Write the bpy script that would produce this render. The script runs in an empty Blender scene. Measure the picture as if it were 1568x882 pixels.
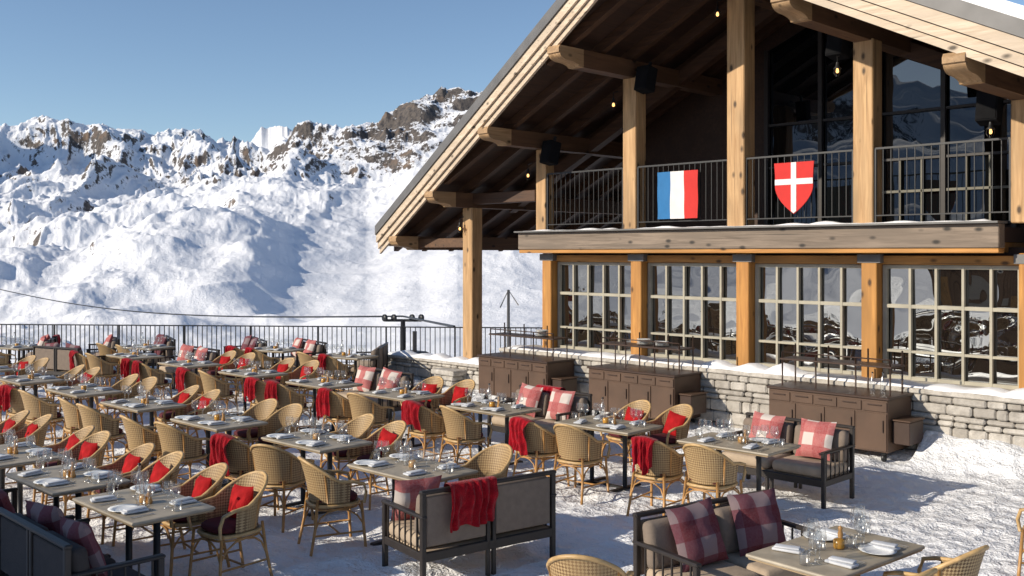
import bpy, bmesh, math, random
from math import sin, cos, pi, radians, sqrt, atan2, exp
from mathutils import Vector, Matrix, noise, Euler
import numpy as np
random.seed(7)
scene=bpy.context.scene
R=random.uniform

# ---------------------------------------------------------------- materials
def newmat(name):
    m=bpy.data.materials.new(name); m.use_nodes=True
    nt=m.node_tree; nt.nodes.clear()
    out=nt.nodes.new('ShaderNodeOutputMaterial')
    return m,nt,out
def N(nt,t): return nt.nodes.new(t)
def c4(c): return (c[0],c[1],c[2],1)
def mixcol(nt,fac,a,b,mode='MIX'):
    n=nt.nodes.new('ShaderNodeMix'); n.data_type='RGBA'; n.blend_type=mode
    for s,v in ((0,fac),(6,a),(7,b)):
        if hasattr(v,'links'): nt.links.new(v,n.inputs[s])
        else: n.inputs[s].default_value=v if s==0 else c4(v)
    return n.outputs[2]
def ramp(nt,src,p0,p1):
    n=nt.nodes.new('ShaderNodeMapRange'); n.clamp=True
    n.inputs['From Min'].default_value=p0; n.inputs['From Max'].default_value=p1
    nt.links.new(src,n.inputs['Value']); return n.outputs[0]
def math_(nt,op,a,b=0.0):
    n=nt.nodes.new('ShaderNodeMath'); n.operation=op
    for i,v in enumerate((a,b)):
        if hasattr(v,'links'): nt.links.new(v,n.inputs[i])
        else: n.inputs[i].default_value=v
    return n.outputs[0]
def coords(nt,kind='Object',scale=(1,1,1),rot=(0,0,0)):
    tc=nt.nodes.new('ShaderNodeTexCoord'); mp=nt.nodes.new('ShaderNodeMapping')
    mp.inputs['Scale'].default_value=scale; mp.inputs['Rotation'].default_value=rot
    nt.links.new(tc.outputs[kind],mp.inputs[0]); return mp.outputs[0]
def noi(nt,vec,scale,detail=4,rough=.55,dist=0):
    n=nt.nodes.new('ShaderNodeTexNoise'); n.inputs['Scale'].default_value=scale
    n.inputs['Detail'].default_value=detail; n.inputs['Roughness'].default_value=rough
    n.inputs['Distortion'].default_value=dist
    nt.links.new(vec,n.inputs['Vector']); return n.outputs['Fac']
def bump(nt,h,strength,dist):
    b=nt.nodes.new('ShaderNodeBump'); b.inputs['Strength'].default_value=strength
    b.inputs['Distance'].default_value=dist; nt.links.new(h,b.inputs['Height']); return b.outputs[0]
def finish(nt,out,col,rough=.6,nrm=None,metal=0,spec=.5,sheen=0):
    p=nt.nodes.new('ShaderNodeBsdfPrincipled')
    if hasattr(col,'links'): nt.links.new(col,p.inputs['Base Color'])
    else: p.inputs['Base Color'].default_value=c4(col)
    if hasattr(rough,'links'): nt.links.new(rough,p.inputs['Roughness'])
    else: p.inputs['Roughness'].default_value=rough
    p.inputs['Metallic'].default_value=metal
    p.inputs['Specular IOR Level'].default_value=spec
    if sheen: p.inputs['Sheen Weight'].default_value=sheen
    if nrm is not None: nt.links.new(nrm,p.inputs['Normal'])
    nt.links.new(p.outputs[0],out.inputs[0]); return p
def simple(name,col,rough=.6,var=.25,scale=8,bs=.2,bd=.01,metal=0,spec=.5,sheen=0,usebump=True):
    m,nt,out=newmat(name); v=coords(nt)
    n=noi(nt,v,scale,3)
    oi=nt.nodes.new('ShaderNodeObjectInfo')
    a=tuple(x*(1-var) for x in col); b=tuple(min(1,x*(1+var)) for x in col)
    col_=mixcol(nt,ramp(nt,n,.3,.7),a,b)
    col_=mixcol(nt,math_(nt,'MULTIPLY',oi.outputs['Random'],min(.35,var*1.2)),col_,tuple(x*.6 for x in col))
    nr=None
    if usebump and bs>0: nr=bump(nt,noi(nt,v,scale*6,1),bs,bd)
    finish(nt,out,col_,rough,nr,metal,spec,sheen); return m
def wood(name,axis,light,dark,grain=1.0,rough=.65,knots=True,patch=.6):
    m,nt,out=newmat(name)
    s=[14,14,14]; s[axis]=.9
    v=coords(nt,scale=tuple(s)); g=noi(nt,v,1.4*grain,4,.6,.6)
    s2=[3,3,3]; s2[axis]=.6
    big=noi(nt,coords(nt,scale=tuple(s2)),1.2,2)
    col=mixcol(nt,ramp(nt,g,.35,.7),light,dark)
    col=mixcol(nt,ramp(nt,big,.42,.68),col,tuple(x*patch for x in light))
    s4=[30,30,30]; s4[axis]=.35
    chk=noi(nt,coords(nt,scale=tuple(s4)),1.0,2)
    col=mixcol(nt,math_(nt,'MULTIPLY',ramp(nt,chk,.66,.72),.75),col,tuple(x*.3 for x in dark))
    if knots:
        s3=[5,5,5]; s3[axis]=2.6
        vo=nt.nodes.new('ShaderNodeTexVoronoi'); vo.inputs['Scale'].default_value=1.0
        nt.links.new(coords(nt,scale=tuple(s3)),vo.inputs['Vector'])
        k=ramp(nt,vo.outputs['Distance'],.20,.08)
        col=mixcol(nt,k,col,tuple(x*.2 for x in dark))
    finish(nt,out,col,rough,bump(nt,g,.35,.01)); return m

WZ=wood('larch_vertical',2,(.60,.375,.18),(.35,.19,.075),patch=.54)
WTIP=wood('purlin_end_sunlit_wood',1,(.48,.30,.15),(.27,.155,.065))  # sunlight on the purlin ends painted in as a lighter tone
WY=wood('larch_depth_shaded',1,(.15,.075,.035),(.08,.038,.018))  # roof shade on the purlins put into the colour as darker larch
WLO=wood('larch_oiled',2,(.58,.275,.065),(.36,.15,.032))
WLX=wood('larch_oiled_x',0,(.60,.285,.07),(.40,.17,.037))
WPALE=wood('pale_fascia_wood',0,(.68,.55,.41),(.46,.35,.24),patch=.72)
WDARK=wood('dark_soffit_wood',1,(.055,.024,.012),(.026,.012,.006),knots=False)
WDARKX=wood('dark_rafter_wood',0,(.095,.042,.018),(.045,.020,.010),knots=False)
WGREY=wood('weathered_brown_timber',0,(.27,.205,.15),(.12,.088,.062))
SHADE_HUTW=wood('shade_hut_boards',2,(.22,.12,.06),(.12,.06,.03))  # boards of the added building that shades the near-left sofas

def mat_snow():
    m,nt,out=newmat('trampled_snow'); v=coords(nt)
    n1=noi(nt,v,.9,3); n2=noi(nt,v,7,4,.68,.4); n3=noi(nt,v,34,2)
    vo=nt.nodes.new('ShaderNodeTexVoronoi'); vo.inputs['Scale'].default_value=4.6
    nt.links.new(v,vo.inputs['Vector'])
    col=mixcol(nt,ramp(nt,n1,.35,.7),(.92,.92,.93),(.83,.84,.86))
    h=math_(nt,'ADD',n2,math_(nt,'MULTIPLY',vo.outputs['Distance'],.9))
    h=math_(nt,'ADD',h,math_(nt,'MULTIPLY',n3,.34))
    finish(nt,out,col,.55,bump(nt,h,.95,.075),spec=.3)
    return m
SNOW=mat_snow()
SNOWS=simple('soft_snow',(.88,.88,.9),.5,.03,3,.3,.02)

def mat_mountain():
    m,nt,out=newmat('mountain_snow_rock')
    v=coords(nt,scale=(.001,.001,.001))
    geo=nt.nodes.new('ShaderNodeNewGeometry'); sep=nt.nodes.new('ShaderNodeSeparateXYZ')
    nt.links.new(geo.outputs['Normal'],sep.inputs[0])
    at=nt.nodes.new('ShaderNodeAttribute'); at.attribute_name='rock'
    n1=noi(nt,v,9,4,.6,.4)
    v2=coords(nt,scale=(.001,.001,.0004)); n2=noi(nt,v2,95,5,.78,.5)
    s=math_(nt,'SUBTRACT',1.0,sep.outputs[2])
    a=math_(nt,'ADD',math_(nt,'MULTIPLY',s,1.7),math_(nt,'MULTIPLY',n1,.75))
    a=math_(nt,'ADD',a,math_(nt,'MULTIPLY',n2,1.35))
    a=math_(nt,'ADD',a,at.outputs['Fac'])
    fac=ramp(nt,a,1.70,1.80)
    rock=mixcol(nt,ramp(nt,n2,.45,.62),(.135,.115,.10),(.055,.052,.056))
    rock=mixcol(nt,ramp(nt,n1,.58,.68),rock,(.21,.15,.11))
    col=mixcol(nt,fac,(.85,.86,.89),rock)
    finish(nt,out,col,.75,bump(nt,n2,.4,8),spec=.15)
    return m
MOUNT=mat_mountain()

def mat_glass(name,fac,dark=(.004,.005,.006),wob=.015):
    m,nt,out=newmat(name); v=coords(nt)
    d=N(nt,'ShaderNodeBsdfDiffuse'); d.inputs[0].default_value=c4(dark)
    g=N(nt,'ShaderNodeBsdfGlossy'); g.inputs['Roughness'].default_value=.01
    g.inputs[0].default_value=(.9,.95,1,1)
    b=bump(nt,noi(nt,v,1.3,1),.3,wob); nt.links.new(b,g.inputs['Normal'])
    mx=N(nt,'ShaderNodeMixShader'); mx.inputs[0].default_value=fac
    nt.links.new(d.outputs[0],mx.inputs[1]); nt.links.new(g.outputs[0],mx.inputs[2])
    nt.links.new(mx.outputs[0],out.inputs[0]); return m
WGLASS=mat_glass('window_glass',.25,(.012,.009,.007),wob=.10)
WGLASS2=mat_glass('upper_window_glass',.11)
def mat_clear():
    m,nt,out=newmat('clear_glass')
    t=N(nt,'ShaderNodeBsdfTransparent'); t.inputs[0].default_value=(.96,.97,.97,1)
    g=N(nt,'ShaderNodeBsdfGlossy'); g.inputs['Roughness'].default_value=.22
    f=N(nt,'ShaderNodeLayerWeight'); f.inputs[0].default_value=.35
    mx=N(nt,'ShaderNodeMixShader')
    nt.links.new(math_(nt,'ADD',math_(nt,'MULTIPLY',math_(nt,'POWER',f.outputs['Facing'],1.5),.6),.14),mx.inputs[0])
    nt.links.new(t.outputs[0],mx.inputs[1]); nt.links.new(g.outputs[0],mx.inputs[2])
    nt.links.new(mx.outputs[0],out.inputs[0]); return m
CLEAR=mat_clear()

def mat_weave():
    m,nt,out=newmat('woven_rattan')
    v=coords(nt,'UV',rot=(0,0,radians(45)))
    ch=N(nt,'ShaderNodeTexChecker'); ch.inputs['Scale'].default_value=58
    nt.links.new(v,ch.inputs['Vector'])
    ch.inputs[1].default_value=(.56,.40,.20,1); ch.inputs[2].default_value=(.14,.075,.03,1)
    o=noi(nt,coords(nt),6,2)
    oi=nt.nodes.new('ShaderNodeObjectInfo')
    col=mixcol(nt,ramp(nt,o,.35,.8),ch.outputs[0],(.36,.24,.11))
    col=mixcol(nt,math_(nt,'MULTIPLY',oi.outputs['Random'],.35),col,(.28,.17,.075))
    finish(nt,out,col,.6,bump(nt,ch.outputs[1],.5,.004)); return m
WEAVE=mat_weave()
CANE=simple('cane',(.48,.25,.08),.4,.3,12,usebump=False)
CANEL=simple('cane_light',(.54,.35,.15),.45,.25,14,usebump=False)
RED=simple('red_wool',(.32,.004,.012),.9,.35,16,.6,.02,sheen=.15,spec=.1)
BURG=simple('burgundy_cushion',(.09,.008,.013),.85,.2,14,usebump=False)
REDC=simple('red_cushion',(.38,.010,.012),.85,.2,14,.4,.01,spec=.15)
BEIGE=simple('beige_canvas',(.42,.325,.23),.85,.1,12,.4,.006)
GREYC=simple('taupe_cushion',(.20,.155,.12),.9,.12,12,.4,.006)
CHAR=simple('charcoal_cushion',(.045,.038,.036),.9,.15,12,.4,.006)
DARKF=simple('dark_frame',(.026,.020,.017),.5,.2,10,usebump=False)
BLACK=simple('black_metal',(.013,.013,.014),.45,.2,10,usebump=False)
BROWN=simple('brown_metal',(.100,.055,.032),.5,.2,2.5,.1,.004)
BROWN2=simple('brown_metal_trim',(.055,.030,.020),.45,.15,2.5,usebump=False)
TTOP=simple('grey_oak_tabletop',(.36,.305,.225),.5,.25,5,.25,.004)
TTOPB=simple('table_edge',(.33,.24,.14),.5,.16,5,usebump=False)
WHITE=simple('white_china',(.78,.78,.76),.25,.03,5,usebump=False)
NAP=simple('napkin_linen',(.58,.59,.61),.9,.1,20,.3,.004)
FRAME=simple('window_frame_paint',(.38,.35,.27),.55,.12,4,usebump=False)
FRAME2=simple('upper_frame_dimmed',(.15,.14,.105),.55,.12,4,usebump=False)  # window frame colour darkened to paint in the upper recess's shade
SPEAK=simple('speaker_black',(.010,.010,.011),.9,.2,6,usebump=False,spec=.1)
STEEL=simple('brushed_steel',(.45,.45,.44),.35,.1,6,metal=.8,usebump=False)
METG=simple('zinc_flashing',(.15,.145,.14),.55,.15,3,metal=.2,usebump=False)
AMB=simple('amber_glass',(.50,.25,.04),.2,.1,9,usebump=False)
def mat_stone():
    m,nt,out=newmat('pale_stone'); v=coords(nt)
    a=nt.nodes.new('ShaderNodeAttribute'); a.attribute_name='tone'
    n1=noi(nt,v,7,5,.65)
    col=mixcol(nt,ramp(nt,n1,.35,.7),(.58,.54,.48),(.32,.29,.25))
    col=mixcol(nt,a.outputs['Fac'],col,(.24,.215,.185))
    finish(nt,out,col,.85,bump(nt,n1,.8,.04)); return m
STONE=mat_stone()
def mat_plaid(name,cream,red,dark,k):
    m,nt,out=newmat(name)
    tc=nt.nodes.new('ShaderNodeTexCoord'); sep=nt.nodes.new('ShaderNodeSeparateXYZ')
    oi=nt.nodes.new('ShaderNodeObjectInfo')
    nt.links.new(tc.outputs['UV'],sep.inputs[0])
    def stripe(s,ph):
        f=math_(nt,'FRACT',math_(nt,'ADD',math_(nt,'ADD',math_(nt,'MULTIPLY',s,k),ph),oi.outputs['Random']))
        return ramp(nt,f,.50,.52)
    a=stripe(sep.outputs[0],.2); b=stripe(sep.outputs[1],.45)
    c1=mixcol(nt,a,cream,red); c2=mixcol(nt,a,red,dark)
    col=mixcol(nt,b,c1,c2)
    w=noi(nt,coords(nt),60,2)
    col=mixcol(nt,math_(nt,'MULTIPLY',w,.4),col,cream)
    finish(nt,out,col,.9,bump(nt,w,.3,.006),spec=.1); return m
PLAID=mat_plaid('plaid_wool',(.58,.51,.46),(.42,.07,.07),(.32,.012,.02),1.5)
PLAIDD=mat_plaid('dark_plaid_wool',(.23,.17,.175),(.14,.035,.05),(.12,.008,.015),1.6)
def flat(name,col,rough=.8): return simple(name,col,rough,.06,6,.2,.004)
FB=flat('flag_blue',(.02,.15,.36)); FW=flat('flag_white',(.74,.72,.69)); FR=flat('flag_red',(.58,.025,.02))
def mat_emit():
    m,nt,out=newmat('warm_bulb'); e=N(nt,'ShaderNodeEmission')
    e.inputs[0].default_value=(1,.5,.16,1); e.inputs[1].default_value=3
    nt.links.new(e.outputs[0],out.inputs[0]); return m
BULB=mat_emit()

# ---------------------------------------------------------------- mesh builder
class MB:
    def __init__(s): s.v=[];s.f=[];s.m=[];s.s=[];s.uv=[];s.mats=[];s.tone=[]
    def mi(s,mat):
        if mat not in s.mats: s.mats.append(mat)
        return s.mats.index(mat)
    def add(s,vs,fs,mat,smooth=False,uvs=None,M=None,tone=0):
        o=len(s.v); k=s.mi(mat)
        for p in vs:
            p=Vector(p)
            if M is not None: p=M@p
            s.v.append(p)
            s.tone.append(tone)
        for i,p in enumerate(vs): s.uv.append(uvs[i] if uvs else (p[0]+p[1],p[2]))
        for f in fs: s.f.append([o+i for i in f]); s.m.append(k); s.s.append(smooth)
    def mesh(s,name):
        me=bpy.data.meshes.new(name); me.from_pydata([tuple(p) for p in s.v],[],s.f)
        for m in s.mats: me.materials.append(m)
        me.polygons.foreach_set('material_index',s.m); me.polygons.foreach_set('use_smooth',s.s)
        ul=me.uv_layers.new(name='UVMap')
        li=np.zeros(len(me.loops),dtype=np.int32); me.loops.foreach_get('vertex_index',li)
        uv=np.array(s.uv,dtype=np.float32)[li]; ul.data.foreach_set('uv',uv.ravel())
        at=me.attributes.new('tone','FLOAT','POINT'); at.data.foreach_set('value',s.tone)
        me.update(); return me
def obj(name,me,loc=(0,0,0),rz=0,parent=None,rot=None,sc=None):
    o=bpy.data.objects.new(name,me); scene.collection.objects.link(o)
    o.location=loc; o.rotation_euler=rot if rot else (0,0,rz)
    if sc: o.scale=sc
    if parent: o.parent=parent
    return o
def empty(name,loc=(0,0,0),rz=0):
    o=bpy.data.objects.new(name,None); scene.collection.objects.link(o); o.location=loc; o.rotation_euler=(0,0,rz)
    o.empty_display_size=.2; return o

_bc={}
def box(mb,c,s,mat,bev=.01,seg=1,M=None,rot=None,smooth=False,tone=0):
    key=(round(s[0],4),round(s[1],4),round(s[2],4),bev,seg)
    if key not in _bc:
        bm=bmesh.new(); bmesh.ops.create_cube(bm,size=1)
        for v in bm.verts: v.co=Vector((v.co.x*s[0],v.co.y*s[1],v.co.z*s[2]))
        if bev>0: bmesh.ops.bevel(bm,geom=bm.edges[:],offset=min(bev,min(s)*.45),segments=seg,profile=.5,affect='EDGES')
        bm.verts.index_update()
        _bc[key]=([tuple(v.co) for v in bm.verts],[[v.index for v in f.verts] for f in bm.faces]); bm.free()
    vs,fs=_bc[key]
    T=Matrix.Translation(c)
    if rot: T=T@Euler(rot).to_matrix().to_4x4()
    if M is not None: T=M@T
    mb.add(vs,fs,mat,smooth,M=T,tone=tone)
def tube(mb,pts,r,mat,seg=7,closed=False,M=None):
    pts=[Vector(p) for p in pts]; n=len(pts); vs=[];fs=[];uv=[]
    up=Vector((0,0,1)); L=0
    rr=r if isinstance(r,(list,tuple)) else [r]*n
    for i,p in enumerate(pts):
        a=pts[i-1] if (i>0 or closed) else p; b=pts[(i+1)%n] if (i<n-1 or closed) else p
        t=(b-a).normalized()
        q=up if abs(t.dot(up))<.95 else Vector((1,0,0))
        x=t.cross(q).normalized(); y=x.cross(t).normalized()
        if i>0: L+=(p-pts[i-1]).length
        for k in range(seg):
            an=2*pi*k/seg; vs.append(p+x*cos(an)*rr[i]+y*sin(an)*rr[i]); uv.append((k/seg*.1,L))
    m=n if closed else n-1
    for i in range(m):
        for k in range(seg):
            a=i*seg+k;b=i*seg+(k+1)%seg;c=((i+1)%n)*seg+(k+1)%seg;d=((i+1)%n)*seg+k
            fs.append([a,b,c,d])
    if not closed:
        fs.append(list(range(seg))); fs.append([ (n-1)*seg+k for k in range(seg)][::-1])
    mb.add(vs,fs,mat,True,uv,M=M)
def lathe(mb,prof,mat,seg=16,c=(0,0,0),M=None):
    vs=[];fs=[]
    for (r,z) in prof:
        for k in range(seg):
            a=2*pi*k/seg; vs.append((c[0]+r*cos(a),c[1]+r*sin(a),c[2]+z))
    for i in range(len(prof)-1):
        for k in range(seg):
            fs.append([i*seg+k,i*seg+(k+1)%seg,(i+1)*seg+(k+1)%seg,(i+1)*seg+k])
    mb.add(vs,fs,mat,True,M=M)
def prism(mb,poly,axis,a,b,mat,smooth=False):
    n=len(poly)
    def P(u,w,t): return (t,u,w) if axis==0 else (u,t,w)
    vs=[P(u,w,a) for u,w in poly]+[P(u,w,b) for u,w in poly]
    fs=[list(range(n)),[n+i for i in range(n)][::-1]]+[[i,(i+1)%n,n+(i+1)%n,n+i][::-1] for i in range(n)]
    mb.add(vs,fs,mat,smooth)
def beam(mb,p,q,h,ty,mat,bev=0):
    p=Vector(p);q=Vector(q)
    vs=[p,q,q-Vector((0,0,h)),p-Vector((0,0,h))]
    vs+= [v+Vector((0,ty,0)) for v in vs]
    fs=[[0,1,2,3],[7,6,5,4],[0,4,5,1],[1,5,6,2],[2,6,7,3],[3,7,4,0]]
    mb.add(vs,fs,mat)

# ---------------------------------------------------------------- camera
A=radians(44.6); FW_=Vector((-cos(A),sin(A),0)); RT_=Vector((sin(A),cos(A),0))
def V(r,d,z=0): p=RT_*r+FW_*d; return Vector((p.x,p.y,z))
cam=bpy.data.cameras.new('camera'); co=bpy.data.objects.new('camera',cam); scene.collection.objects.link(co)
co.location=(0,0,2.8); co.rotation_euler=(radians(90),0,atan2(FW_.y,FW_.x)-pi/2)
cam.sensor_width=36; cam.lens=35.0; cam.shift_y=-0.034; cam.clip_end=20000; cam.clip_start=.1
scene.camera=co

# ---------------------------------------------------------------- light
w=bpy.data.worlds.new('World'); scene.world=w; w.use_nodes=True
nt=w.node_tree; nt.nodes.clear()
sk=nt.nodes.new('ShaderNodeTexSky'); sk.sky_type='NISHITA'; sk.sun_disc=False
SEL=radians(24); tr=Vector((.40,.917)).normalized(); sd=-tr
sk.sun_elevation=SEL; sk.sun_rotation=atan2(sd.x,sd.y); sk.altitude=1500; sk.air_density=1.0; sk.dust_density=.5; sk.ozone_density=2.0
bg=nt.nodes.new('ShaderNodeBackground'); bg.inputs[1].default_value=.135
wo=nt.nodes.new('ShaderNodeOutputWorld'); nt.links.new(sk.outputs[0],bg.inputs[0]); nt.links.new(bg.outputs[0],wo.inputs[0])
sl=bpy.data.lights.new('sun','SUN'); sl.energy=5; sl.angle=radians(.5); sl.color=(1,.90,.75)
so=bpy.data.objects.new('sun',sl); scene.collection.objects.link(so)
L=Vector((tr.x*cos(SEL),tr.y*cos(SEL),-sin(SEL))); so.rotation_euler=L.to_track_quat('-Z','Y').to_euler(); so.location=(-10,-30,30)
scene.view_settings.view_transform='Standard'; scene.view_settings.look='None'; scene.view_settings.exposure=0

# ---------------------------------------------------------------- mountains
rs=np.random.RandomState(11); TAB=rs.rand(512,512)
def noised(x,y):
    ix=np.floor(x).astype(int); iy=np.floor(y).astype(int); fx=x-ix; fy=y-iy
    ux=fx**3*(fx*(fx*6-15)+10); uy=fy**3*(fy*(fy*6-15)+10)
    dux=30*fx*fx*(fx*(fx-2)+1); duy=30*fy*fy*(fy*(fy-2)+1)
    a=TAB[ix&511,iy&511]; b=TAB[(ix+1)&511,iy&511]; c=TAB[ix&511,(iy+1)&511]; d=TAB[(ix+1)&511,(iy+1)&511]
    k=a-b-c+d
    return a+(b-a)*ux+(c-a)*uy+k*ux*uy, dux*((b-a)+k*uy), duy*((c-a)+k*ux)
def eros(x,y,oct=11,gain=.5):
    a=np.zeros_like(x); b=1.0; dx=np.zeros_like(x); dy=np.zeros_like(x)
    for i in range(oct):
        n,nx,ny=noised(x,y); dx+=nx; dy+=ny
        a+=b*n/(1+dx*dx+dy*dy); b*=gain
        x,y=(1.6*x-1.2*y+17.3),(1.2*x+1.6*y+5.1)
    return a
def ridged(x,y,oct=7,gain=.5):
    a=np.zeros_like(x); b=1.0; w_=np.ones_like(x)
    for i in range(oct):
        n,_,_=noised(x,y); r=1-np.abs(2*n-1); r=r*r; a+=b*r*w_; w_=np.clip(r*1.6,0,1); b*=gain
        x,y=(1.6*x-1.2*y+7.3),(1.2*x+1.6*y+15.1)
    return a
def build_terrain():
    angs=np.concatenate([np.radians(np.linspace(-31,12,860)),np.radians(np.arange(15,329,3.0))])
    nv=860
    rows=np.concatenate([[4,20,40,80,160,300,500],np.linspace(700,5000,500),np.geomspace(5060,7500,12)])
    D=[0,60,300,800,1300,2000,2800,3600,4500,5200,7500]
    def px(p): return (p-784)/1524.
    cols=[(px(-400),[-5,-7,-45,-100,-110,-60,60,300,520,450,200]),
          (px(0),  [-5,-7,-45,-100,-112,-62,40,260,520,400,200]),
          (px(150),[-5,-7,-45,-98,-110,-55,55,270,520,400,200]),
          (px(300),[-5,-7,-45,-95,-100,-25,75,260,490,380,200]),
          (px(380),[-5,-7,-45,-95,-95,-10,90,260,470,380,200]),
          (px(450),[-5,-7,-45,-90,-88,-20,105,300,520,400,200]),
          (px(560),[-5,-7,-40,-80,-75,0,170,400,520,400,200]),
          (px(640),[-5,-7,-38,-70,-60,35,240,520,500,420,200]),
          (px(700),[-5,-7,-35,-65,-45,65,310,580,480,420,200]),
          (px(800),[-5,-7,-35,-60,-40,80,320,540,480,420,200]),
          (px(1000),[-5,-7,-35,-60,-40,80,300,500,480,420,200])]
    T=np.array([c[0] for c in cols]); Z=np.array([c[1] for c in cols],float)
    Zr=np.array([np.interp(rows,D,z) for z in Z])
    back=np.interp(rows,D,[-5,-5,-10,-20,20,120,250,380,450,400,200])
    na=len(angs); nr=len(rows)
    base=np.zeros((na,nr)); tt=np.zeros(na)
    for i,a in enumerate(angs):
        if i<nv:
            t=math.tan(a); tt[i]=t
            j=max(0,min(len(T)-2,int(np.searchsorted(T,t))-1)); f=min(1,max(0,(t-T[j])/(T[j+1]-T[j])))
            f=f*f*(3-2*f)*.5+f*.5; base[i]=Zr[j]*(1-f)+Zr[j+1]*f
        else:
            bl=min(1,min(abs(a-radians(13)),abs(radians(329)-a))/.3); base[i]=back*bl+(Zr[-1] if a<pi else Zr[0])*(1-bl)
    AA,RR=np.meshgrid(angs,rows,indexing='ij'); X=np.sin(AA)*RR; Yd=np.cos(AA)*RR
    TT=np.tan(AA); view=np.zeros((na,nr)); view[:nv]=1
    def g(p,dc,sx,sy): return view*np.exp(-.5*(((TT-px(p))*dc/sx)**2+((RR-dc)/sy)**2))
    z=base+ 62*g(340,2050,170,330)+40*g(225,1850,120,260)+35*g(430,2350,130,260)+20*g(150,1500,120,220)
    amp=np.clip((RR-650)/2200.,0,1)
    e=eros(X/900+3.7,Yd/900+9.2); rg=ridged(X/600+20.3+.22*e,Yd/900+4.4,8,.45); rg2=ridged(X/200+2.3+.5*e,Yd/380+14.4,6,.48)
    ribs=ridged(X/115+40.3+.9*e,Yd/620+8.4+.5*rg2,5,.55)
    calm=1-.72*g(600,1650,330,800)
    hump=g(300,1900,260,450); peak=g(650,3400,330,450)
    farm=np.clip((RR-1900)/1900.,.1,1)
    z+=amp*calm*((e-.55)*260+(rg-.8)*130*farm+(rg2-.8)*(14+12*hump+12*farm+14*peak)+(ribs-.8)*(4+9*hump+20*farm))
    e2=eros(X/230+31.7,Yd/230+1.2,9); z+=(e2-.55)*(34+30*hump+20*peak)*np.clip((RR-500)/700,0,1)*calm
    sky=[(-400,193),(0,193),(30,188),(70,178),(100,180),(125,194),(160,190),(200,199),(250,204),(300,196),(325,211),(370,215),(400,208),(440,186),(470,188),(520,195),(560,190),(600,172),(640,150),(670,138),(705,136),(735,140),(800,150),(1000,170)]
    sx=[px(s[0]) for s in sky]; sy=[(388-s[1])/1524. for s in sky]
    cosA=np.cos(angs[:nv])[:,None]
    ratio=(z[:nv]-2.8)/(RR[:nv]*cosA)
    m=np.where(RR[:nv]>1500,ratio,-1).max(1)
    tgt=np.interp(tt[:nv],sx,sy); k=tgt/np.maximum(m,.03)
    ker=np.exp(-.5*(np.arange(-30,31)/9.)**2); ker/=ker.sum(); k=np.convolve(np.pad(k,30,mode='edge'),ker,'valid')
    k=np.clip(k,.5,1.8)
    bl=np.clip((RR[:nv]-1800)/1500.,0,1); bl=bl*bl*(3-2*bl)
    z[:nv]=np.where(z[:nv]>0,z[:nv]*(1+(k[:,None]-1)*bl),z[:nv])
    rock=(.24*g(240,1650,220,330)+.20*g(400,1900,140,280)+.36*g(665,3350,330,420)+.24*g(560,3000,200,420)
          -.45*g(610,1600,330,500)-.12*g(60,1500,300,500)+.02*np.clip((RR-3500)/600,0,1)+.10*(ribs-.8))
    V3=np.stack([FW_.x*Yd+RT_.x*X,FW_.y*Yd+RT_.y*X,z],-1).reshape(-1,3)
    I=np.arange(na)[:,None]*nr+np.arange(nr-1)[None,:]; J=(np.roll(np.arange(na),-1))[:,None]*nr+np.arange(nr-1)[None,:]
    F=np.stack([I,I+1,J+1,J],-1).reshape(-1,4)
    a,b,c=V3[F[100][0]],V3[F[100][1]],V3[F[100][2]]
    if np.cross(b-a,c-a)[2]<0: F=F[:,::-1]
    me=bpy.data.meshes.new('snowy_mountains'); me.from_pydata(V3.tolist(),[],F.tolist())
    me.materials.append(MOUNT); me.polygons.foreach_set('use_smooth',[True]*len(F))
    at=me.attributes.new('rock','FLOAT','POINT'); at.data.foreach_set('value',rock.ravel())
    obj('snowy_mountains',me)
build_terrain()

# ---------------------------------------------------------------- terrace snow sheet
FA=Vector((-26.7,8.37)); FB_=Vector((-17.97,15.8)); fd=(FB_-FA).normalized()
def beyond(x,y): return fd.x*(y-FA.y)-fd.y*(x-FA.x)
def snow_h(x,y):
    z=.04*noise.fractal(Vector((x*.5,y*.5,0)),1,2,3)
    n=noise.fractal(Vector((x*3.0,y*3.0,3)),.75,2,4); z+=.032*n
    c=noise.voronoi(Vector((x*3.2,y*3.2,1)))[0][0]; z+=-.036*max(0,.35-c)*2
    z=max(-.06,min(.07,z))
    if y>12.6:
        s=1 if x>-5.7 else .25
        z+=s*.30*exp(-((y-13.45)/.42)**2)*(1+.4*noise.noise(Vector((x*1.3,y*1.3,5))))
    return z
def build_terrace():
    xs=np.concatenate([np.arange(-40,-20,.25),np.arange(-20,-1,.055),np.arange(-1,16,.5)])
    ys=np.concatenate([np.arange(-16,1.5,.5),np.arange(1.5,14,.055),np.arange(14,26,.6)])
    vs=[];idx={};fs=[]
    for i,x in enumerate(xs):
        for j,y in enumerate(ys):
            if beyond(x,y)<=.35: idx[(i,j)]=len(vs); vs.append((x,y,snow_h(x,y)))
    for i in range(len(xs)-1):
        for j in range(len(ys)-1):
            k=[(i,j),(i+1,j),(i+1,j+1),(i,j+1)]
            if all(q in idx for q in k): fs.append([idx[q] for q in k])
    me=bpy.data.meshes.new('snow_covered_ground'); me.from_pydata(vs,[],fs); me.materials.append(SNOW)
    me.polygons.foreach_set('use_smooth',[True]*len(fs)); obj('snow_covered_ground',me)
build_terrace()
mb=MB()
p0=FA-fd*14+Vector((-fd.y,fd.x))*.3; p1=FB_+fd*12+Vector((-fd.y,fd.x))*.3
mb.add([(p0.x,p0.y,-.01),(p1.x,p1.y,-.01),(p1.x,p1.y,-8),(p0.x,p0.y,-8)],[[0,1,2,3]],STONE); obj('terrace_retaining_wall',mb.mesh('terrace_retaining_wall'))

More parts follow.
